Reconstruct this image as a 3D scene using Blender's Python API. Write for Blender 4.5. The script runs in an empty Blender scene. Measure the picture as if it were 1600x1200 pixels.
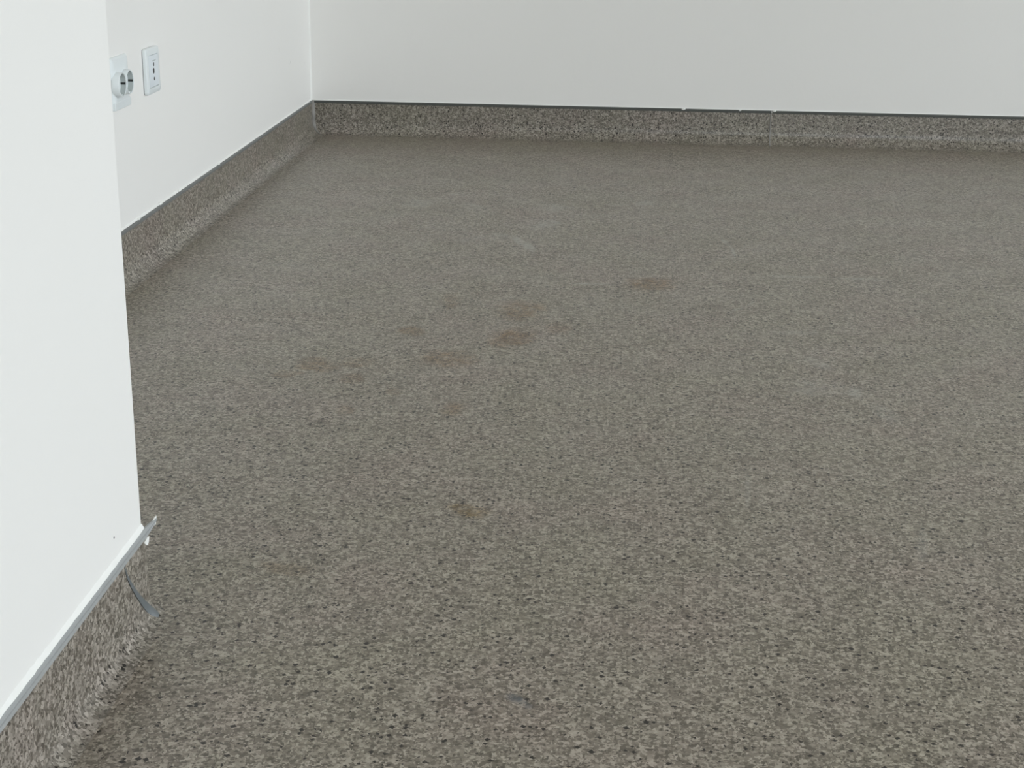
import bpy, bmesh, math, random
from mathutils import Vector, Matrix, noise as mnoise

random.seed(7)
S = bpy.context.scene
C = S.collection

# ------------------------------------------------------------------ camera
H = 0.7183
F_PX = 2431.9
PITCH, ROLL, YAW = 0.31798, 0.01258, 0.07449
fw = Vector((-math.sin(YAW) * math.cos(PITCH), math.cos(YAW) * math.cos(PITCH), -math.sin(PITCH)))
rt = Vector((math.cos(YAW), math.sin(YAW), 0))
up = rt.cross(fw)
rt2 = math.cos(ROLL) * rt + math.sin(ROLL) * up
up2 = -math.sin(ROLL) * rt + math.cos(ROLL) * up
cam_data = bpy.data.cameras.new('camera')
cam_data.sensor_width = 36
cam_data.lens = 36 * F_PX / 1600
cam_data.clip_start = 0.02
cam = bpy.data.objects.new('camera', cam_data)
C.objects.link(cam)
m = Matrix((rt2, up2, -fw)).transposed().to_4x4()
m.translation = (0, 0, H)
cam.matrix_world = m
S.camera = cam

# ------------------------------------------------------------------ world: a bright overcast sky
W = bpy.data.worlds.new('overcast_sky')
S.world = W
W.use_nodes = True
wn, wl = W.node_tree.nodes, W.node_tree.links
wn.clear()
wo = wn.new('ShaderNodeOutputWorld')
bg = wn.new('ShaderNodeBackground')
tc = wn.new('ShaderNodeTexCoord')
sp = wn.new('ShaderNodeSeparateXYZ')
cr = wn.new('ShaderNodeValToRGB')
mr = wn.new('ShaderNodeMapRange')
mr.inputs['From Min'].default_value = -1
mr.inputs['From Max'].default_value = 1
wl.new(tc.outputs['Generated'], sp.inputs[0])
wl.new(sp.outputs['Z'], mr.inputs['Value'])
wl.new(mr.outputs[0], cr.inputs[0])
cr.color_ramp.elements[0].position = 0.47
cr.color_ramp.elements[0].color = (0.27, 0.26, 0.24, 1)      # the ground outside
cr.color_ramp.elements[1].position = 0.53
cr.color_ramp.elements[1].color = (0.94, 0.952, 1.03, 1)       # cloud cover
bg.inputs['Strength'].default_value = 8.3
wl.new(cr.outputs[0], bg.inputs['Color'])
wl.new(bg.outputs[0], wo.inputs[0])

S.view_settings.view_transform = 'Standard'
S.view_settings.look = 'None'
S.view_settings.gamma = 1
S.view_settings.use_curve_mapping = False
S.view_settings.exposure = 0.0
S.cycles.max_bounces = 10
S.cycles.diffuse_bounces = 8

# ------------------------------------------------------------------ layout (metres)
XL, XP = -0.9125, -0.4711          # left wall, face of the projecting wall
YB, YC = 4.4062, 1.3938            # back wall, end of the projecting wall
XR, YF, ZC = 4.3, -2.6, 2.75      # right wall, wall behind the camera, ceiling
ZV, ZT = 0.0845, 0.0938            # top of the vinyl upstand, top of its cap strip
T = 0.0032                         # vinyl thickness
WINDOWS = [(-1.3, 1.0), (1.5, 4.1)]
WZ0, WZ1 = 0.30, 2.50
ADDED_WINDOW = (0.6, 3.6)  # unseen window added behind the camera to brighten the back wall

# ------------------------------------------------------------------ helpers
def link(name, me, mat=None, parent=None, loc=(0, 0, 0)):
    o = bpy.data.objects.new(name, me)
    C.objects.link(o)
    o.location = loc
    if mat is not None and not me.materials:
        me.materials.append(mat)
    if parent is not None:
        o.parent = parent
    return o

def mesh(name, verts, faces, smooth=None, shift=(0, 0, 0)):
    me = bpy.data.meshes.new(name)
    me.from_pydata([(v[0] - shift[0], v[1] - shift[1], v[2] - shift[2]) for v in verts], [], faces)
    bm = bmesh.new(); bm.from_mesh(me)
    bmesh.ops.recalc_face_normals(bm, faces=bm.faces)
    bm.to_mesh(me); bm.free()
    if smooth is not None:
        for p in me.polygons:
            p.use_smooth = True
        me.set_sharp_from_angle(angle=math.radians(smooth))
    me.update()
    return me

def boxes(name, bl, bevel=0, seg=2, shift=(0, 0, 0), smooth=None):
    bm = bmesh.new()
    for (x0, x1, y0, y1, z0, z1) in bl:
        r = bmesh.ops.create_cube(bm, size=1)
        for v in r['verts']:
            v.co = Vector(((x0 + x1) / 2 + v.co.x * (x1 - x0), (y0 + y1) / 2 + v.co.y * (y1 - y0), (z0 + z1) / 2 + v.co.z * (z1 - z0))) - Vector(shift)
    if bevel:
        bmesh.ops.bevel(bm, geom=bm.edges[:], offset=bevel, segments=seg, profile=0.5, affect='EDGES')
    me = bpy.data.meshes.new(name)
    bm.to_mesh(me); bm.free()
    if bevel or smooth:
        for p in me.polygons:
            p.use_smooth = True
        me.set_sharp_from_angle(angle=math.radians(smooth or 50))
    return me

def struct(o, label=None):
    o['kind'] = 'structure'
    if label:
        o['label'] = label
    return o

def sweep(name, stations, profile, smooth=40, shift=(0, 0, 0), cap=True):
    """stations: function list d -> (x, y) for each ring; profile: closed list of (d, z)."""
    vs, fs = [], []
    n = len(profile)
    for st in stations:
        for d, z in profile:
            x, y, dz = st(d, z)
            vs.append((x, y, z + dz))
    for i in range(len(stations) - 1):
        for j in range(n):
            k = (j + 1) % n
            fs.append((i * n + j, i * n + k, (i + 1) * n + k, (i + 1) * n + j))
    if cap:
        fs.append(tuple(range(n)))
        fs.append(tuple(range((len(stations) - 1) * n, len(stations) * n)))
    return mesh(name, vs, fs, smooth, shift)

def tube(name, pts, radii, nseg=10, flat=None, shift=(0, 0, 0)):
    """tube along pts; flat=(direction, factor) squashes it along a direction."""
    vs, fs = [], []
    for i, p in enumerate(pts):
        p = Vector(p)
        t = (Vector(pts[min(i + 1, len(pts) - 1)]) - Vector(pts[max(i - 1, 0)])).normalized()
        a = Vector(flat[0]) if flat else Vector((0.3, 0.9, 0.1))
        u = (a - t * a.dot(t)).normalized()
        w = t.cross(u)
        k = flat[1] if flat else 1
        for j in range(nseg):
            an = 2 * math.pi * j / nseg
            vs.append(p + u * (math.cos(an) * radii[i] * k) + w * (math.sin(an) * radii[i]))
    for i in range(len(pts) - 1):
        for j in range(nseg):
            k = (j + 1) % nseg
            fs.append((i * nseg + j, i * nseg + k, (i + 1) * nseg + k, (i + 1) * nseg + j))
    fs.append(tuple(range(nseg))); fs.append(tuple(range((len(pts) - 1) * nseg, len(pts) * nseg)))
    return mesh(name, vs, fs, 60, shift)

# ------------------------------------------------------------------ materials
class N:
    def __init__(self, name):
        self.m = bpy.data.materials.new(name)
        self.m.use_nodes = True
        self.t = self.m.node_tree
        self.b = self.t.nodes['Principled BSDF']
        self._pos = None
    def new(self, kind, **kw):
        n = self.t.nodes.new(kind)
        for k, v in kw.items():
            setattr(n, k, v)
        return n
    def put(self, sock, v):
        if isinstance(v, bpy.types.NodeSocket):
            self.t.links.new(v, sock)
        else:
            sock.default_value = v
    @property
    def pos(self):
        if self._pos is None:
            self._pos = self.new('ShaderNodeNewGeometry').outputs['Position']
        return self._pos
    def math(self, op, a, b=0.0, clamp=False):
        n = self.new('ShaderNodeMath', operation=op, use_clamp=clamp)
        self.put(n.inputs[0], a); self.put(n.inputs[1], b)
        return n.outputs[0]
    def vec(self, op, a, b):
        n = self.new('ShaderNodeVectorMath', operation=op)
        self.put(n.inputs[0], a); self.put(n.inputs[1], b)
        return n.outputs['Value' if op in ('LENGTH', 'DISTANCE', 'DOT_PRODUCT') else 'Vector']
    def scale(self, a, s):
        n = self.new('ShaderNodeVectorMath', operation='SCALE')
        self.put(n.inputs[0], a); n.inputs['Scale'].default_value = s
        return n.outputs[0]
    def noise(self, vec, scale, detail=2, rough=0.5):
        n = self.new('ShaderNodeTexNoise')
        self.put(n.inputs['Vector'], vec)
        n.inputs['Scale'].default_value = scale
        n.inputs['Detail'].default_value = detail
        n.inputs['Roughness'].default_value = rough
        return n
    def voronoi(self, vec, scale, metric='EUCLIDEAN', rnd=1.0):
        n = self.new('ShaderNodeTexVoronoi', distance=metric)
        self.put(n.inputs['Vector'], vec)
        n.inputs['Scale'].default_value = scale
        n.inputs['Randomness'].default_value = rnd
        return n
    def rng(self, v, a, b, c=0.0, d=1.0, smooth=False):
        n = self.new('ShaderNodeMapRange', interpolation_type='SMOOTHSTEP' if smooth else 'LINEAR')
        self.put(n.inputs['Value'], v)
        n.inputs['From Min'].default_value = a; n.inputs['From Max'].default_value = b
        n.inputs['To Min'].default_value = c; n.inputs['To Max'].default_value = d
        return n.outputs[0]
    def ramp(self, v, stops, interp='LINEAR'):
        n = self.new('ShaderNodeValToRGB')
        n.color_ramp.interpolation = interp
        e = n.color_ramp.elements
        while len(e) < len(stops):
            e.new(0.5)
        for i, (p, c) in enumerate(stops):
            e[i].position = p
            e[i].color = (*c, 1)
        self.put(n.inputs[0], v)
        return n.outputs[0]
    def mix(self, f, a, b, mode='MIX'):
        n = self.new('ShaderNodeMix', data_type='RGBA', blend_type=mode)
        self.put(n.inputs[0], f)
        self.put(n.inputs[6], a if isinstance(a, bpy.types.NodeSocket) else (*a, 1))
        self.put(n.inputs[7], b if isinstance(b, bpy.types.NodeSocket) else (*b, 1))
        return n.outputs[2]
    def bump(self, h, strength, dist):
        n = self.new('ShaderNodeBump')
        n.inputs['Strength'].default_value = strength
        n.inputs['Distance'].default_value = dist
        self.put(n.inputs['Height'], h)
        self.t.links.new(n.outputs[0], self.b.inputs['Normal'])
    def done(self, col, rough=0.5, spec=0.5):
        self.put(self.b.inputs['Base Color'], col if isinstance(col, bpy.types.NodeSocket) else (*col, 1))
        self.put(self.b.inputs['Roughness'], rough)
        self.b.inputs['Specular IOR Level'].default_value = spec
        return self.m

BLOBS = [
   ('ochre', -0.174, 1.691, 0.032, 0.027, 154.4, 0.9),
   ('brown', 0.043, 2.791, 0.0693, 0.0588, 97.2, 0.8),
   ('brown', -0.181, 2.582, 0.0833, 0.0573, 91.6, 0.65),
   ('brown', -0.181, 2.418, 0.0749, 0.0508, 76.1, 0.65),
   ('brown', -0.271, 2.292, 0.0655, 0.0553, 99.0, 0.55),
   ('brown', -0.466, 2.236, 0.0521, 0.0359, 124.4, 0.7),
   ('brown', -0.41, 2.252, 0.0401, 0.0378, 152.7, 0.4),
   ('brown', -0.351, 2.432, 0.0334, 0.0271, 103.0, 0.6),
   ('brown', -0.304, 2.622, 0.0744, 0.0263, 95.8, 0.35),
   ('brown', -0.5, 2.187, 0.0345, 0.0273, 176.7, 0.45),
   ('brown', -0.405, 2.173, 0.0307, 0.0279, 116.4, 0.4),
   ('brown', -0.385, 2.035, 0.0265, 0.018, 104.8, 0.45),
   ('brown', -0.233, 2.058, 0.0433, 0.0292, 97.2, 0.5),
   ('brown', -0.33, 2.121, 0.0263, 0.0161, 99.7, 0.35),
   ('brown', -0.11, 2.483, 0.0591, 0.0261, 92.0, 0.35),
   ('brown', -0.353, 1.513, 0.0413, 0.0223, -177.4, 0.3),
   ('grey', -0.087, 1.259, 0.0152, 0.0091, 130.1, 0.8),
   ('grey', -0.077, 1.249, 0.0122, 0.0071, 115.4, 0.8),
   ('dark', -0.377, 2.976, 0.0415, 0.0196, -146.0, 0.4),
   ('dark', 0.157, 2.641, 0.027, 0.0214, 108.9, 0.4),
   ('pale', -0.172, 3.282, 0.0714, 0.0333, -109.3, 0.4),
   ('pale', -0.475, 3.459, 0.0566, 0.0464, 99.6, 0.35),
   ('pale', -0.356, 3.447, 0.0497, 0.0268, 117.7, 0.3),
   ('pale', -0.164, 3.445, 0.0692, 0.0372, 91.5, 0.25),
   ('pale', 0.285, 2.213, 0.0612, 0.0498, -142.4, 0.25),
   ('pale', 0.339, 2.192, 0.038, 0.0152, 87.6, 0.4),
   ('pale', 0.279, 2.499, 0.0537, 0.0185, -170.6, 0.25),
   ('pale', 0.303, 2.332, 0.0502, 0.0177, 108.4, 0.35),
   ('pale', 0.368, 2.107, 0.0591, 0.0222, 96.3, 0.25),
   ('pale', 0.158, 1.795, 0.0812, 0.0049, 86.4, 0.25),
   ('pale', 0.345, 1.651, 0.0701, 0.0097, 79.8, 0.2),
   ('pale', -0.322, 3.114, 0.05, 0.0238, -130.6, 0.25),
   ('pale', -0.263, 3.163, 0.0361, 0.0174, 134.1, 0.35),
   ('pale', -0.223, 3.115, 0.0544, 0.015, 106.4, 0.6),
   ('pale', -0.198, 3.063, 0.0596, 0.0148, 102.6, 0.6),
   ('pale', 0.201, 3.153, 0.0444, 0.008, 99.5, 0.5),
   ('pale', 0.212, 3.072, 0.055, 0.0055, 92.1, 0.5),
   ('pale', 0.323, 2.882, 0.072, 0.015, -179.0, 0.35),
   ('pale', 0.442, 2.88, 0.0641, 0.0151, 177.6, 0.35),
   ('pale', -0.065, 2.78, 0.0502, 0.011, -175.2, 0.35),
   ('pale', 0.035, 3.529, 0.0437, 0.0297, -129.5, 0.35),
   ('pale', -0.029, 3.509, 0.0404, 0.0263, -153.2, 0.2),
   ('pale', 0.196, 2.637, 0.0244, 0.0079, -127.1, 0.35),
   ('pale', 0.22, 2.674, 0.0299, 0.0049, -109.6, 0.35),
   ('pale', -0.4, 3.574, 0.0291, 0.021, 148.2, 0.25),
]


def vinyl(name, stains, tone=1.0):
    n = N(name)
    # flake outlines are wavy: push the lookup point about a little
    wob = n.vec('SUBTRACT', n.noise(n.pos, 260, 1).outputs['Color'], (0.5, 0.5, 0.5))
    p = n.vec('ADD', n.pos, n.scale(wob, 0.004))
    v1 = n.voronoi(p, FLAKE, 'MANHATTAN')
    r1 = n.new('ShaderNodeSeparateColor'); n.put(r1.inputs[0], v1.outputs['Color'])
    col = n.ramp(r1.outputs[0], RAMP)
    # finer chips scattered over the first layer
    p2 = n.vec('ADD', p, (3.1, 1.7, 0.4))
    v2 = n.voronoi(p2, FLAKE * 1.7, 'MANHATTAN')
    r2 = n.new('ShaderNodeSeparateColor'); n.put(r2.inputs[0], v2.outputs['Color'])
    fine = n.ramp(r2.outputs[0], RAMP)
    col = n.mix(n.math('GREATER_THAN', r2.outputs[1], 0.55), col, fine)
    # sparse near-black flakes
    v3 = n.voronoi(n.vec('ADD', p, (7.3, 2.2, 5.5)), 165, 'MANHATTAN')
    r3 = n.new('ShaderNodeSeparateColor'); n.put(r3.inputs[0], v3.outputs['Color'])
    size = n.rng(r3.outputs[1], 0, 1, 0.28, 0.62)
    isblack = n.math('MULTIPLY', n.math('GREATER_THAN', r3.outputs[0], BLACK), n.math('LESS_THAN', v3.outputs['Distance'], size))
    col = n.mix(isblack, col, (0.016, 0.013, 0.010))
    # slow colour drift of the sheet: pinkish and greenish patches
    d = n.noise(n.pos, 5.5, 3, 0.6).outputs['Fac']
    col = n.mix(1.0, col, n.ramp(d, [(0.36, (0.99, 1.005, 0.975)), (0.52, (1.0, 1.0, 1.0)), (0.66, (1.02, 0.985, 1.0))]), 'MULTIPLY')
    if stains:
        nz = n.noise(n.pos, 45, 3, 0.65).outputs['Fac']
        nz2 = n.noise(n.pos, 16, 2, 0.6)
        warp = n.vec('SUBTRACT', nz2.outputs['Color'], (0.5, 0.5, 0.5))
        wp = n.vec('ADD', n.pos, n.scale(warp, 0.05))
        brk = n.rng(nz, 0.36, 0.6, 0.25, 1.0)
        tint = {'ochre': ((0.66, 0.50, 0.24), 'MULTIPLY'), 'brown': ((0.70, 0.525, 0.345), 'MULTIPLY'),
                'grey': ((0.085, 0.095, 0.105), 'MIX'), 'dark': ((0.5, 0.5, 0.48), 'MULTIPLY'),
                'pale': ((0.37, 0.36, 0.33), 'MIX')}
        GAIN = {'ochre': 1.2, 'brown': 1.45, 'grey': 1.2, 'dark': 1.2, 'pale': 1.15}
        for kind in tint:
            acc = None
            for (k, x, y, a, b, ang, s) in BLOBS:
                if k != kind:
                    continue
                thin = b < 0.02
                mp = n.new('ShaderNodeMapping', vector_type='TEXTURE')
                n.put(mp.inputs['Vector'], n.pos if thin else wp)
                mp.inputs['Location'].default_value = (x, y, 0)
                mp.inputs['Rotation'].default_value = (0, 0, math.radians(ang))
                mp.inputs['Scale'].default_value = (a, b, 1)
                e = n.rng(n.vec('LENGTH', mp.outputs[0], (0, 0, 0)), 1.0, 0.35, 0.0, min(1.0, s * GAIN[kind]), True)
                acc = e if acc is None else n.math('MAXIMUM', acc, e)
            if acc is not None:
                colr, mode = tint[kind]
                col = n.mix(n.math('MULTIPLY', acc, brk), col, colr, mode)
    if not stains:
        col = n.mix(1.0, col, (tone * 0.98, tone, tone * 1.03), 'MULTIPLY')  # cove tint: bluish sky reflection put into the vinyl colour
    rough = n.rng(n.noise(n.pos, 9, 2).outputs['Fac'], 0.3, 0.7, 0.34, 0.42)
    n.bump(n.noise(n.pos, 420, 1).outputs['Fac'], 0.12, 0.0006)
    return n.done(col, rough, 0.42)

def paint(name, col, rough=0.6, bump=0.15):
    n = N(name)
    d = n.noise(n.pos, 1.6, 3, 0.5).outputs['Fac']
    c = n.mix(d, tuple(x * 0.985 for x in col), tuple(min(1, x * 1.012) for x in col))
    h = n.noise(n.pos, 90, 3, 0.6).outputs['Fac']
    n.bump(h, bump, 0.0012)
    return n.done(c, rough, 0.3)

def plain(name, col, rough=0.4, spec=0.5, amt=0.04):
    n = N(name)
    d = n.noise(n.pos, 60, 2, 0.5).outputs['Fac']
    c = n.mix(d, tuple(x * (1 - amt) for x in col), tuple(min(1, x * (1 + amt)) for x in col))
    return n.done(c, rough, spec)

def left_paint(name, col):
    """white paint with the hairline scratch by the corner"""
    n = N(name)
    d = n.noise(n.pos, 1.6, 3, 0.5).outputs['Fac']
    c = n.mix(d, tuple(x * 0.985 for x in col), tuple(min(1, x * 1.012) for x in col))
    acc = None
    for (y, z, a, b, ang, s) in [(4.149, 0.230, 0.017, 0.0022, 28, 0.30), (4.335, 0.205, 0.006, 0.0016, 60, 0.25), (4.02, 0.276, 0.003, 0.012, 0, 0.12)]:
        mp = n.new('ShaderNodeMapping', vector_type='TEXTURE')
        n.put(mp.inputs['Vector'], n.pos)
        mp.inputs['Location'].default_value = (XL, y, z)
        mp.inputs['Rotation'].default_value = (math.radians(ang), 0, 0)
        mp.inputs['Scale'].default_value = (1, a, b)
        e = n.rng(n.vec('LENGTH', mp.outputs[0], (0, 0, 0)), 1.0, 0.3, 0.0, s, True)
        acc = e if acc is None else n.math('MAXIMUM', acc, e)
    c = n.mix(acc, c, (0.35, 0.35, 0.34))
    n.bump(n.noise(n.pos, 90, 3, 0.6).outputs['Fac'], 0.15, 0.0012)
    return n.done(c, 0.6, 0.3)

WHITE = (0.834, 0.822, 0.796)
FLAKE = 225
BLACK = 0.79
K = 0.99
def g(r, gg, b): return (r * K * 1.03, gg * K * 0.975, b * K * 0.94)
RAMP = [(0.0, g(0.088, 0.079, 0.064)), (0.3, g(0.160, 0.147, 0.121)), (0.55, g(0.225, 0.208, 0.174)), (0.8, g(0.33, 0.31, 0.265)), (1.0, g(0.415, 0.39, 0.338))]
M_floor = vinyl('speckled_vinyl_floor', True)
M_cove = vinyl('speckled_vinyl_cove', False, 0.93)
M_wall = paint('white_wall_paint', WHITE)
M_left = left_paint('white_wall_paint_scratched', WHITE)
M_caulk = plain('white_caulk', (0.84, 0.84, 0.81), 0.5)
M_strip = plain('grey_cap_strip', (0.34, 0.352, 0.35), 0.42)
M_stripd = plain('dark_grey_cap_strip', (0.088, 0.092, 0.084), 0.5, 0.3)
M_stripm = plain('mid_grey_cap_strip', (0.165, 0.17, 0.165), 0.45)
M_weld = plain('grey_sealant', (0.125, 0.138, 0.142), 0.5)
M_weldl = plain('pale_grey_weld', (0.255, 0.243, 0.225), 0.6, 0.3, 0.35)
M_plastic = plain('white_socket_plastic', (0.74, 0.78, 0.785), 0.28, amt=0.01)
M_plastic2 = plain('cool_white_insert_plastic', (0.70, 0.745, 0.78), 0.28, amt=0.01)
M_recess = plain('darkened_socket_plastic', (0.43, 0.465, 0.455), 0.4, amt=0.02)  # white plastic darkened, shade inside the collars put into its colour
M_plateshadow = plain('plate_shadow_grey', (0.22, 0.23, 0.225), 0.6)  # grey for the shadow line behind the square socket plate
M_slot = plain('black_contact_hole', (0.02, 0.022, 0.02), 0.6)
M_pvc = plain('white_window_plastic', (0.80, 0.81, 0.80), 0.3)
M_dirt = plain('gap_dirt', (0.05, 0.048, 0.04), 0.8)

n_ = N('window_glass')
tr = n_.new('ShaderNodeBsdfTransparent'); tr.inputs[0].default_value = (0.93, 0.96, 0.95, 1)
gl = n_.new('ShaderNodeBsdfGlossy'); gl.inputs['Roughness'].default_value = 0.02
fr = n_.new('ShaderNodeFresnel'); fr.inputs[0].default_value = 1.45
ms = n_.new('ShaderNodeMixShader')
n_.t.links.new(fr.outputs[0], ms.inputs[0]); n_.t.links.new(tr.outputs[0], ms.inputs[1]); n_.t.links.new(gl.outputs[0], ms.inputs[2])
n_.t.links.new(ms.outputs[0], n_.t.nodes['Material Output'].inputs[0])
M_glass = n_.m

# ------------------------------------------------------------------ room shell
struct(link('floor', boxes('floor', [(XL - 0.15, XR + 0.2, YF - 0.15, YB + 0.15, -0.12, 0)]), M_floor))
struct(link('ceiling', boxes('ceiling', [(XL - 0.15, XR + 0.2, YF - 0.15, YB + 0.15, ZC, ZC + 0.12)]), M_wall))
struct(link('wall_left', boxes('wall_left', [(XL - 0.12, XL, YC, YB, 0, ZC)]), M_left))
struct(link('wall_back', boxes('wall_back', [(XL - 0.12, XR, YB, YB + 0.12, 0, ZC)]), M_wall))
fa, fb = ADDED_WINDOW
struct(link('wall_front', boxes('wall_front', [(XP, fa, YF - 0.2, YF, 0, ZC), (fb, XR, YF - 0.2, YF, 0, ZC), (fa, fb, YF - 0.2, YF, 0, WZ0), (fa, fb, YF - 0.2, YF, WZ1, ZC)]), M_wall))

# projecting wall with a softly rounded plaster arris
def wall_near():
    r = 0.004
    pts = [(XL - 0.12, YF - 0.12), (XP, YF - 0.12)]
    for i in range(7):
        a = math.pi / 2 * i / 6
        pts.append((XP - r + r * math.cos(a), YC - r + r * math.sin(a)))
    pts.append((XL - 0.12, YC))
    n = len(pts)
    vs = [(x, y, 0) for x, y in pts] + [(x, y, ZC) for x, y in pts]
    fs = [tuple(range(n)), tuple(range(n, 2 * n))] + [(i, (i + 1) % n, n + (i + 1) % n, n + i) for i in range(n)]
    return mesh('wall_near', vs, fs, 40)
near = struct(link('wall_near', wall_near(), M_wall))
# tiny paint speck on the projecting wall
sv = []
bm = bmesh.new()
bmesh.ops.create_uvsphere(bm, u_segments=8, v_segments=6, radius=0.0011)
for v in bm.verts:
    v.co = Vector((XP + v.co.x * 0.5, 1.3113 + v.co.y, 0.1195 + v.co.z))
me = bpy.data.meshes.new('paint_speck'); bm.to_mesh(me); bm.free()
link('paint_speck', me, M_dirt, near)

# right wall with two window openings
bl = []
ys = [YF]
for a, b in WINDOWS:
    bl.append((XR, XR + 0.2, ys[-1], a, 0, ZC))
    bl.append((XR, XR + 0.2, a, b, 0, WZ0))
    bl.append((XR, XR + 0.2, a, b, WZ1, ZC))
    ys.append(b)
bl.append((XR, XR + 0.2, ys[-1], YB + 0.12, 0, ZC))
struct(link('wall_right', boxes('wall_right', bl), M_wall))

def window(n, a, b, put, rot, loc):
    """casement window in an opening a..b; put maps (depth, along, z) extents to a box"""
    fw_ = 0.06
    mid = (a + b) / 2
    fr_ = struct(link('window_%d' % n, boxes('window_frame', [put(0.08, 0.14, *q) for q in (
        (a, a + fw_, WZ0, WZ1), (b - fw_, b, WZ0, WZ1), (mid - 0.04, mid + 0.04, WZ0 + fw_, WZ1 - fw_),
        (a + fw_, b - fw_, WZ0, WZ0 + fw_), (a + fw_, b - fw_, WZ1 - fw_, WZ1))], 0.004), M_pvc))
    for c, d in ((a + fw_, mid - 0.04), (mid + 0.04, b - fw_)):
        link('pane', boxes('pane', [put(0.105, 0.111, c, d, WZ0 + fw_, WZ1 - fw_)]), M_glass, fr_)
    link('window_sill', boxes('window_sill', [put(-0.12, 0.08, a - 0.05, b + 0.05, WZ0 - 0.03, WZ0)], 0.006), M_pvc, fr_)
    ld = bpy.data.lights.new('window_portal', 'AREA')
    ld.shape = 'RECTANGLE'
    ld.size, ld.size_y = WZ1 - WZ0, b - a
    ld.cycles.is_portal = True
    lo = bpy.data.objects.new('window_portal', ld); C.objects.link(lo)
    lo.location = loc
    lo.rotation_euler = rot
for i, (a, b) in enumerate(WINDOWS):
    window(i + 1, a, b, lambda d0, d1, c, d, z0, z1: (XR + d0, XR + d1, c, d, z0, z1), (0, math.pi / 2, 0), (XR + 0.16, (a + b) / 2, (WZ0 + WZ1) / 2))
window(3, fa, fb, lambda d0, d1, c, d, z0, z1: (c, d, YF - d1, YF - d0, z0, z1), (0, math.pi / 2, -math.pi / 2), ((fa + fb) / 2, YF - 0.16, (WZ0 + WZ1) / 2))  # the added window behind the camera

# ------------------------------------------------------------------ coved vinyl skirting
def cove_profile(r, zv=0.0868, t=T):
    pr = [(0, zv), (t * 0.7, zv), (t, zv - 0.001), (t, r + 0.012)]
    for i in range(9):
        a = math.pi / 2 * i / 8
        pr.append((t + r - r * math.cos(a), 0.0002 + r - r * math.sin(a)))
    pr.append((t + r, 0)); pr.append((0, 0))
    return pr

ZV_ = 0.0870
CAP = [(0, ZT), (0.0026, ZT), (0.0044, ZT - 0.0014), (0.0047, ZT - 0.0030), (0.0041, ZT - 0.0036),
       (0.0046, ZT - 0.0042), (0.0044, ZV_ - 0.0008), (0.0030, ZV_ - 0.0010), (0, ZV_ - 0.0010)]

def along_left(y, mit=0, wav=0.0):
    return lambda d, z: (XL + d, y + mit * d, 0)
def along_back(x, mit=0):
    return lambda d, z: (x + mit * d, YB - d, 0)

R_LEFT = R_BACK = 0.034
R_NEAR = 0.020

# left wall
bl_left = struct(link('baseboard_left', sweep('baseboard_left', [along_left(YC + 0.004, 0), along_left(2.4), along_left(3.4), along_left(YB, -1)], cove_profile(R_LEFT)), M_cove))
link('cap_strip', sweep('cap_strip', [along_left(YC + 0.006), along_left(YB, -1)], CAP), M_stripm, bl_left)

def caulk(name, stations_fn, a, b, z0, hgt, out, mat, parent, step=0.012, seed=0):
    """lumpy half-round bead of filler along the top of a cap strip"""
    st = []
    nst = max(3, int((b - a) / step))
    for i in range(nst + 1):
        s = a + (b - a) * i / nst
        k = 1 + 0.35 * mnoise.noise((s * 40, seed, 0)) + 0.25 * mnoise.noise((s * 130, seed + 5, 0))
        base = stations_fn(s)
        st.append((lambda base, k: (lambda d, z: (base(d * k, z)[0], base(d * k, z)[1], (z - z0) * (k - 1))))(base, k))
    pr = [(0, z0 + hgt), (out * 0.30, z0 + hgt * 0.8), (out * 0.7, z0 + hgt * 0.42), (out, z0 + 0.0004), (out * 0.6, z0 - 0.0006), (0, z0 - 0.0006)]
    return link(name, sweep(name, st, pr, 60), mat, parent)
caulk('caulk_bead', along_left, YC + 0.01, YB - 0.004, ZT, 0.004, 0.0028, M_caulk, bl_left, 0.02, 1)
for (y, z, s) in [(2.93, ZT + 0.002, 0.006), (3.06, ZT + 0.002, 0.0045), (2.79, ZT + 0.001, 0.004), (3.37, ZT + 0.001, 0.004)]:
    bm = bmesh.new(); bmesh.ops.create_uvsphere(bm, u_segments=10, v_segments=7, radius=1)
    for v in bm.verts:
        q = 1 + 0.3 * mnoise.noise(v.co * 1.7 + Vector((y, 0, 0)))
        v.co = Vector((XL + 0.002 + v.co.x * 0.0035, y + v.co.y * s * 1.6 * q, z + v.co.z * s * 0.55 * q))
    me = bpy.data.meshes.new('paint_lump'); bm.to_mesh(me); bm.free()
    for p_ in me.polygons: p_.use_smooth = True
    link('paint_lump', me, M_caulk, bl_left)

# back wall: two lengths of vinyl that meet at a welded joint
XJ = 0.3860
bl_back = struct(link('baseboard_back', sweep('baseboard_back', [along_back(XL, 1), along_back(-0.4), along_back(XJ - 0.0008)], cove_profile(R_BACK)), M_cove))
link('cove_length', sweep('cove_length', [along_back(XJ + 0.0012), along_back(1.6), along_back(XR)], cove_profile(R_BACK)), M_cove, bl_back)
link('cap_strip', sweep('cap_strip', [along_back(XL, 1), along_back(XJ + 0.0005)], CAP), M_stripd, bl_back)
link('cap_strip', sweep('cap_strip', [along_back(XJ + 0.0042), along_back(XR)], CAP), M_stripd, bl_back)
pts = [(XJ, YB - d - 0.0001, z) for d, z in cove_profile(R_BACK)[2:-2]]
link('weld_bead', tube('weld_bead', pts, [0.0022] * len(pts), 8, ((1, 0, 0), 1.0)), M_weldl, bl_back)
caulk('caulk_bead', along_back, XL + 0.004, XR, ZT, 0.0026, 0.0022, M_caulk, bl_back, 0.03, 3)
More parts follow.
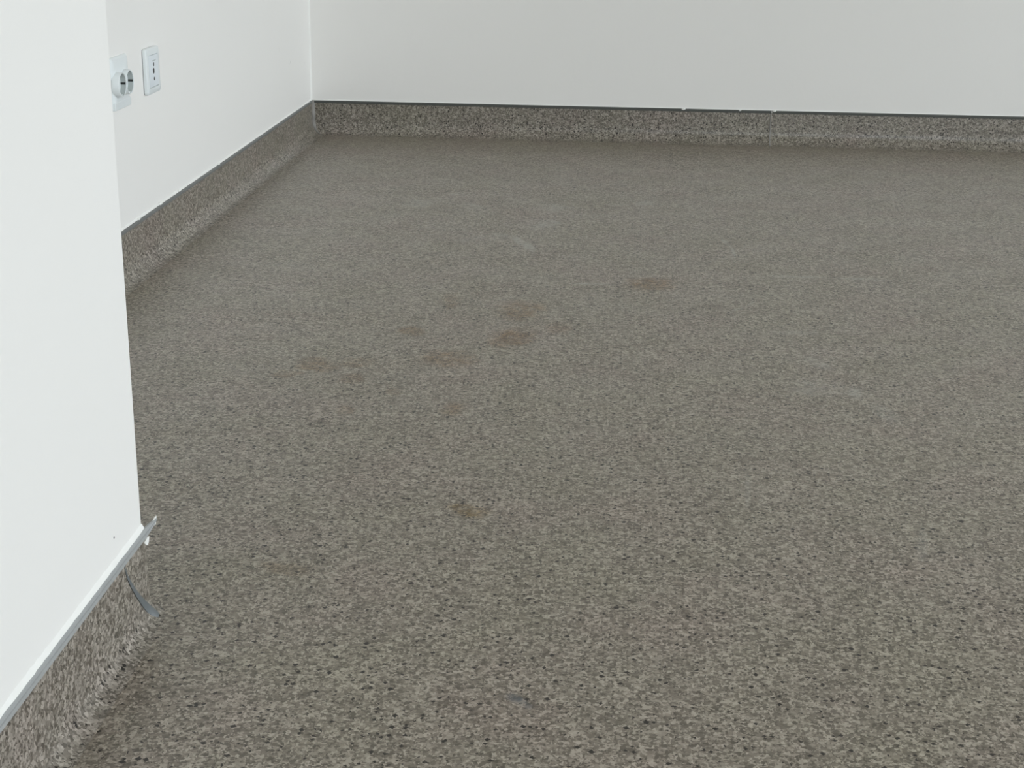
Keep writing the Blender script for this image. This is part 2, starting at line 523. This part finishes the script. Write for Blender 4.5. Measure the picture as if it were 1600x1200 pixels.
for (x, s) in [(0.143, 0.0045), (0.30, 0.003), (0.395, 0.004)]:
    bm = bmesh.new(); bmesh.ops.create_uvsphere(bm, u_segments=10, v_segments=7, radius=1)
    for v in bm.verts:
        v.co = Vector((x + v.co.x * s * 1.4, YB - 0.003 + v.co.y * 0.0035, ZT - 0.0005 + v.co.z * s * 0.8))
    me = bpy.data.meshes.new('paint_lump'); bm.to_mesh(me); bm.free()
    for p_ in me.polygons: p_.use_smooth = True
    link('paint_lump', me, M_caulk, bl_back)

# pale sealant bead down the inside corner
prof = cove_profile(R_LEFT)[1:-3]
pts = [(XL + 0.003, YB - 0.003, ZT + 0.0005)] + [(XL + d + 0.0005, YB - d - 0.0005, z) for d, z in prof]
rad = [0.0060, 0.0070] + [0.0078] * (len(pts) - 2)
for i in range(1, 6):
    rad[-i] = 0.0015 + 0.0011 * (i - 1)
link('corner_weld', tube('corner_weld', pts, rad, 12), M_weldl, bl_back)
# filler fillet in the corner between the two walls
fil = mesh('trim_1', [(XL, YB, ZT), (XL + 0.0035, YB, ZT), (XL, YB - 0.008, ZT), (XL, YB, ZC), (XL + 0.0035, YB, ZC), (XL, YB - 0.008, ZC)],
           [(0, 1, 2), (3, 4, 5), (0, 1, 4, 3), (1, 2, 5, 4), (2, 0, 3, 5)])
struct(link('trim_1', fil, M_caulk))

# projecting wall: sweep along its face, round the outside corner and back to the left wall
TN = 0.0036
def near_k(y):
    s = min(1, max(0, (y - (YC - 0.07)) / 0.06))
    return 1 - 0.28 * s * s * (3 - 2 * s)
def squeeze(d, y):
    return d if d <= TN else TN + (d - TN) * near_k(y)
def near_stations(y0, ra, extra=0, cornerz=0):
    st = [lambda d, z: (XP + d, y0, 0), lambda d, z: (XP + d, 0.9, 0)]
    for i in range(8):
        st.append((lambda y: (lambda d, z: (XP + squeeze(d, y), y, 0)))(YC - 0.09 + 0.011 * i))
    for i in range(8):
        a = math.pi / 2 * i / 7
        st.append((lambda a: (lambda d, z: (XP - ra + (ra + squeeze(d, 9)) * math.cos(a), YC - ra + (ra + squeeze(d, 9)) * math.sin(a), 0)))(a))
    st.append(lambda d, z: (XP - 0.2, YC + d, 0))
    st.append(lambda d, z: (XL + 0.001, YC + d, 0))
    return st
bl_near = struct(link('baseboard_near', sweep('baseboard_near', near_stations(YF, 0.003), cove_profile(R_NEAR, 0.0850, TN)), M_cove))

# its cap strip ends at the corner in a bent, torn tip that stands off the wall
def cap_near():
    CP = [(0, ZT), (0.0024, ZT), (0.0036, ZT - 0.0012), (0.0040, ZT - 0.0036), (0.0033, ZT - 0.0042),
          (0.0046, ZT - 0.0048), (0.0049, ZT - 0.0082), (0.0036, ZT - 0.0090), (0, ZT - 0.0090)]
    st = [lambda d, z: (XP + d, YF, 0)]
    for y in (0.6, 0.9, 1.1, 1.2, 1.3, 1.35):
        st.append((lambda y: (lambda d, z: (XP + d, y, 0)))(y))
    for y, dx, dz, sq in ((1.375, 0.0004, 0.0, 1), (1.392, 0.0016, 0.0006, 0.9), (1.402, 0.0034, 0.0010, 0.62), (1.411, 0.0052, 0.0012, 0.30), (1.4155, 0.0060, 0.0014, 0.08)):
        st.append((lambda y, dx, dz, sq: (lambda d, z: (XP + dx + d * (0.5 + 0.5 * sq), y, dz + (ZT - z) * (1 - sq))))(y, dx, dz, sq))
    return sweep('cap_strip', st, CP, 30)
link('cap_strip', cap_near(), M_strip, bl_near)
caulk('caulk_bead', lambda y: (lambda d, z: (XP + d, y, 0)), 0.3, YC - 0.002, ZT - 0.0004, 0.0054, 0.0027, M_caulk, bl_near, 0.008, 9)
# torn white filler flake under the tip
fl_ = [(XP + 0.0042, 1.3850, 0.0812), (XP + 0.0046, 1.3935, 0.0838), (XP + 0.0050, 1.3985, 0.0826), (XP + 0.0048, 1.3965, 0.0772), (XP + 0.0044, 1.3930, 0.0752), (XP + 0.0044, 1.3895, 0.0775)]
vs = fl_ + [(x - 0.004, y, z) for x, y, z in fl_]
k = len(fl_)
link('filler_flake', mesh('filler_flake', vs, [tuple(range(k)), tuple(range(k, 2 * k))] + [(i, (i + 1) % k, k + (i + 1) % k, k + i) for i in range(k)]), M_caulk, bl_near)

tip = [(XP + 0.0066, 1.4085, 0.0945), (XP + 0.0070, 1.4130, 0.0962), (XP + 0.0072, 1.4185, 0.0968), (XP + 0.0072, 1.4170, 0.0925), (XP + 0.0070, 1.4140, 0.0880), (XP + 0.0068, 1.4130, 0.0915)]
vs = tip + [(x - 0.0012, y, z) for x, y, z in tip]
link('filler_flake', mesh('filler_flake', vs, [tuple(range(k)), tuple(range(k, 2 * k))] + [(i, (i + 1) % k, k + (i + 1) % k, k + i) for i in range(k)]), M_caulk, bl_near)

# curved sealant seam that closes the mitre piece at the corner
def near_surf(z, y, lift=0.0):
    r = R_NEAR
    if z >= r:
        return XP + TN + lift
    a = math.asin(min(1, max(0, (r - z) / r)))
    return XP + TN + near_k(y) * (r - r * math.cos(a)) + lift
seam = [(1.3245, 0.0835, 0.0008), (1.3304, 0.0697, 0.0016), (1.3395, 0.0573, 0.0021), (1.3508, 0.0436, 0.0025), (1.3625, 0.0310, 0.0030), (1.3748, 0.0187, 0.0037), (1.3819, 0.0096, 0.0042), (1.3845, 0.0045, 0.0044), (1.3860, 0.0012, 0.0030)]
pts = [(near_surf(z, y, 0.0001), y, z) for y, z, r in seam]
link('sealant_seam', tube('sealant_seam', pts, [r * 1.35 for _, _, r in seam], 10, ((1, 0, 0.2), 0.28)), M_weld, bl_near)
gap = [(near_surf(z, y, 0.0), y - r * 0.95, z - r * 0.35) for y, z, r in seam[:-1]]
link('open_joint', tube('open_joint', gap, [0.0006, 0.0009, 0.0012, 0.0013, 0.0012, 0.0010, 0.0008, 0.0005], 8, ((1, 0, 0), 0.5)), M_dirt, bl_near)

# plain skirting on the walls out of the picture
bf = struct(link('baseboard_front', sweep('baseboard_front', [lambda d, z: (XP, YF + d, 0), lambda d, z: (XR, YF + d, 0)], cove_profile(R_LEFT)), M_cove))
link('cap_strip', sweep('cap_strip', [lambda d, z: (XP, YF + d, 0), lambda d, z: (XR, YF + d, 0)], CAP), M_stripd, bf)
br = struct(link('baseboard_right', sweep('baseboard_right', [lambda d, z: (XR - d, YF, 0), lambda d, z: (XR - d, YB, 0)], cove_profile(R_LEFT)), M_cove))
link('cap_strip', sweep('cap_strip', [lambda d, z: (XR - d, YF, 0), lambda d, z: (XR - d, YB, 0)], CAP), M_stripd, br)

# ------------------------------------------------------------------ wall sockets on the left wall
def thing(name, label, cat, loc, group=None):
    o = bpy.data.objects.new(name, None)
    o.empty_display_size = 0.03
    C.objects.link(o)
    o.location = loc
    o['label'] = label; o['category'] = cat
    if group:
        o['group'] = group
    return o

def rrect(y0, y1, z0, z1, r, seg=5):
    pts = []
    for cy, cz, a0 in ((y1 - r, z1 - r, 0), (y0 + r, z1 - r, 90), (y0 + r, z0 + r, 180), (y1 - r, z0 + r, 270)):
        for i in range(seg + 1):
            a = math.radians(a0 + 90 * i / seg)
            pts.append((cy + r * math.cos(a), cz + r * math.sin(a)))
    return pts

def shell(name, layers, shift, smooth=35, close_last=True, close_first=True):
    """stack of outlines [(x, outline)] skinned into one body; the last ring is filled"""
    vs, fs = [], []
    n = len(layers[0][1])
    for x, ol in layers:
        vs += [(x, y, z) for y, z in ol]
    for i in range(len(layers) - 1):
        for j in range(n):
            k = (j + 1) % n
            fs.append((i * n + j, i * n + k, (i + 1) * n + k, (i + 1) * n + j))
    if close_first:
        fs.append(tuple(range(n)))
    if close_last:
        fs.append(tuple(range((len(layers) - 1) * n, len(layers) * n)))
    return mesh(name, vs, fs, smooth, shift)

def circle(cy, cz, r, n=32):
    return [(cy + r * math.cos(2 * math.pi * i / n), cz + r * math.sin(2 * math.pi * i / n)) for i in range(n)]

# --- double round socket, half hidden by the projecting wall
y0, y1, z0, z1 = 2.6840, 2.7755, 0.3090, 0.4010
L = (XL, (y0 + y1) / 2, z0)
ds = thing('double_socket', 'white double wall socket with two protruding round collars, beside the projecting wall', 'socket', L, 'white electrical sockets on the left wall')
link('plate', shell('plate', [(XL, rrect(y0, y1, z0, z1, 0.004)), (XL + 0.0035, rrect(y0, y1, z0, z1, 0.004)), (XL + 0.0062, rrect(y0 + 0.0035, y1 - 0.0035, z0 + 0.0035, z1 - 0.0035, 0.005)),
                              (XL + 0.0078, rrect(y0 + 0.010, y1 - 0.010, z0 + 0.011, z1 - 0.016, 0.006))], L, 25), M_plastic, ds)
link('plate_lip', shell('plate_lip', [(XL + 0.001, rrect(y0 + 0.001, y1 - 0.001, z0 + 0.0005, z0 + 0.0150, 0.002)), (XL + 0.0072, rrect(y0 + 0.001, y1 - 0.001, z0 + 0.0005, z0 + 0.0150, 0.002)),
                                      (XL + 0.0082, rrect(y0 + 0.002, y1 - 0.002, z0 + 0.0015, z0 + 0.0140, 0.002))], L, 25), M_plastic, ds)
for cy in (2.7035, 2.7455):
    cz, xo, xb = 0.3540, XL + 0.0178, XL + 0.0052
    ring = link('socket_collar', shell('socket_collar', [(XL + 0.005, circle(cy, cz, 0.0222)), (xo - 0.0012, circle(cy, cz, 0.0218)), (xo, circle(cy, cz, 0.0210)), (xo, circle(cy, cz, 0.0198)),
                                                         (xo - 0.0010, circle(cy, cz, 0.0193))], L, 35, False), M_plastic, ds)
    link('recess', shell('recess', [(xo - 0.0008, circle(cy, cz, 0.01935)), (xb, circle(cy, cz, 0.0184))], L, 30, True, False), M_recess, ring)
    # earth clip at the bottom, guide grooves at three and nine o'clock
    link('earth_clip', boxes('earth_clip', [(xb, xo - 0.0016, cy - 0.0026, cy + 0.0026, cz - 0.0180 - 0.0011, cz - 0.0180 + 0.0011)], 0.0006, 1, L), M_plastic, ring)
    for s in (-1, 1):
        link('guide_groove', boxes('guide_groove', [(xb + 0.0004, xo - 0.0014, cy + s * 0.0187 - 0.0006, cy + s * 0.0187 + 0.0006, cz - 0.0019, cz + 0.0019)], 0, 1, L), M_slot, ring)
        link('pin_hole', shell('pin_hole', [(xb - 0.0002, circle(cy + s * 0.0095, cz, 0.0029, 16)), (xb + 0.0004, circle(cy + s * 0.0095, cz, 0.0029, 16))], L), M_slot, ring)

# --- square socket plate with a central insert
y0, y1, z0, z1 = 2.8755, 2.9575, 0.3110, 0.3965
L = (XL, (y0 + y1) / 2, z0)
ws = thing('wall_socket', 'white square wall socket with a flat insert and three small dark slots', 'socket', L, 'white electrical sockets on the left wall')
link('plate_shadow_line', shell('plate_shadow_line', [(XL, rrect(y0 + 0.0003, y1 - 0.0003, z0 + 0.0003, z1 - 0.0003, 0.006)), (XL + 0.0014, rrect(y0 + 0.0003, y1 - 0.0003, z0 + 0.0003, z1 - 0.0003, 0.006))], L), M_plateshadow, ws)  # shadow between plate and wall, put in as a thin grey layer
iy0, iy1, iz0, iz1 = y0 + 0.0115, y1 - 0.0115, z0 + 0.0120, z1 - 0.0130
xf = XL + 0.0088
link('frame', shell('frame', [(XL + 0.0014, rrect(y0, y1, z0, z1, 0.006)), (xf - 0.0028, rrect(y0, y1, z0, z1, 0.006)), (xf - 0.0008, rrect(y0 + 0.001, y1 - 0.001, z0 + 0.001, z1 - 0.001, 0.006)),
                              (xf, rrect(y0 + 0.0032, y1 - 0.0032, z0 + 0.0032, z1 - 0.0032, 0.006)), (xf, rrect(iy0, iy1, iz0, iz1, 0.001)), (xf - 0.0022, rrect(iy0, iy1, iz0, iz1, 0.001))], L, 25), M_plastic, ws)
ins = link('insert', shell('insert', [(xf - 0.003, rrect(iy0 + 0.0009, iy1 - 0.0009, iz0 + 0.0009, iz1 - 0.0009, 0.001)), (xf + 0.0002, rrect(iy0 + 0.0009, iy1 - 0.0009, iz0 + 0.0009, iz1 - 0.0009, 0.001)),
                                      (xf + 0.0006, rrect(iy0 + 0.0016, iy1 - 0.0016, iz0 + 0.0016, iz1 - 0.0016, 0.001))], L, 25), M_plastic2, ws)
xi = xf + 0.0006
for (cy, cz, wy, wz) in ((2.9150, 0.3655, 0.0030, 0.0048), (2.9135, 0.3535, 0.0042, 0.0066), (2.9155, 0.3385, 0.0026, 0.0040)):
    link('pin_slot', shell('pin_slot', [(xi - 0.0004, rrect(cy - wy, cy + wy, cz - wz / 1.3, cz + wz / 1.3, min(wy, wz) * 0.7)), (xi + 0.0003, rrect(cy - wy, cy + wy, cz - wz / 1.3, cz + wz / 1.3, min(wy, wz) * 0.7))], L), M_slot, ins)
link('insert_ridge', boxes('insert_ridge', [(xi - 0.0003, xi + 0.0005, 2.905, 2.929, 0.3715, 0.3727)], 0, 1, L), M_recess, ins)
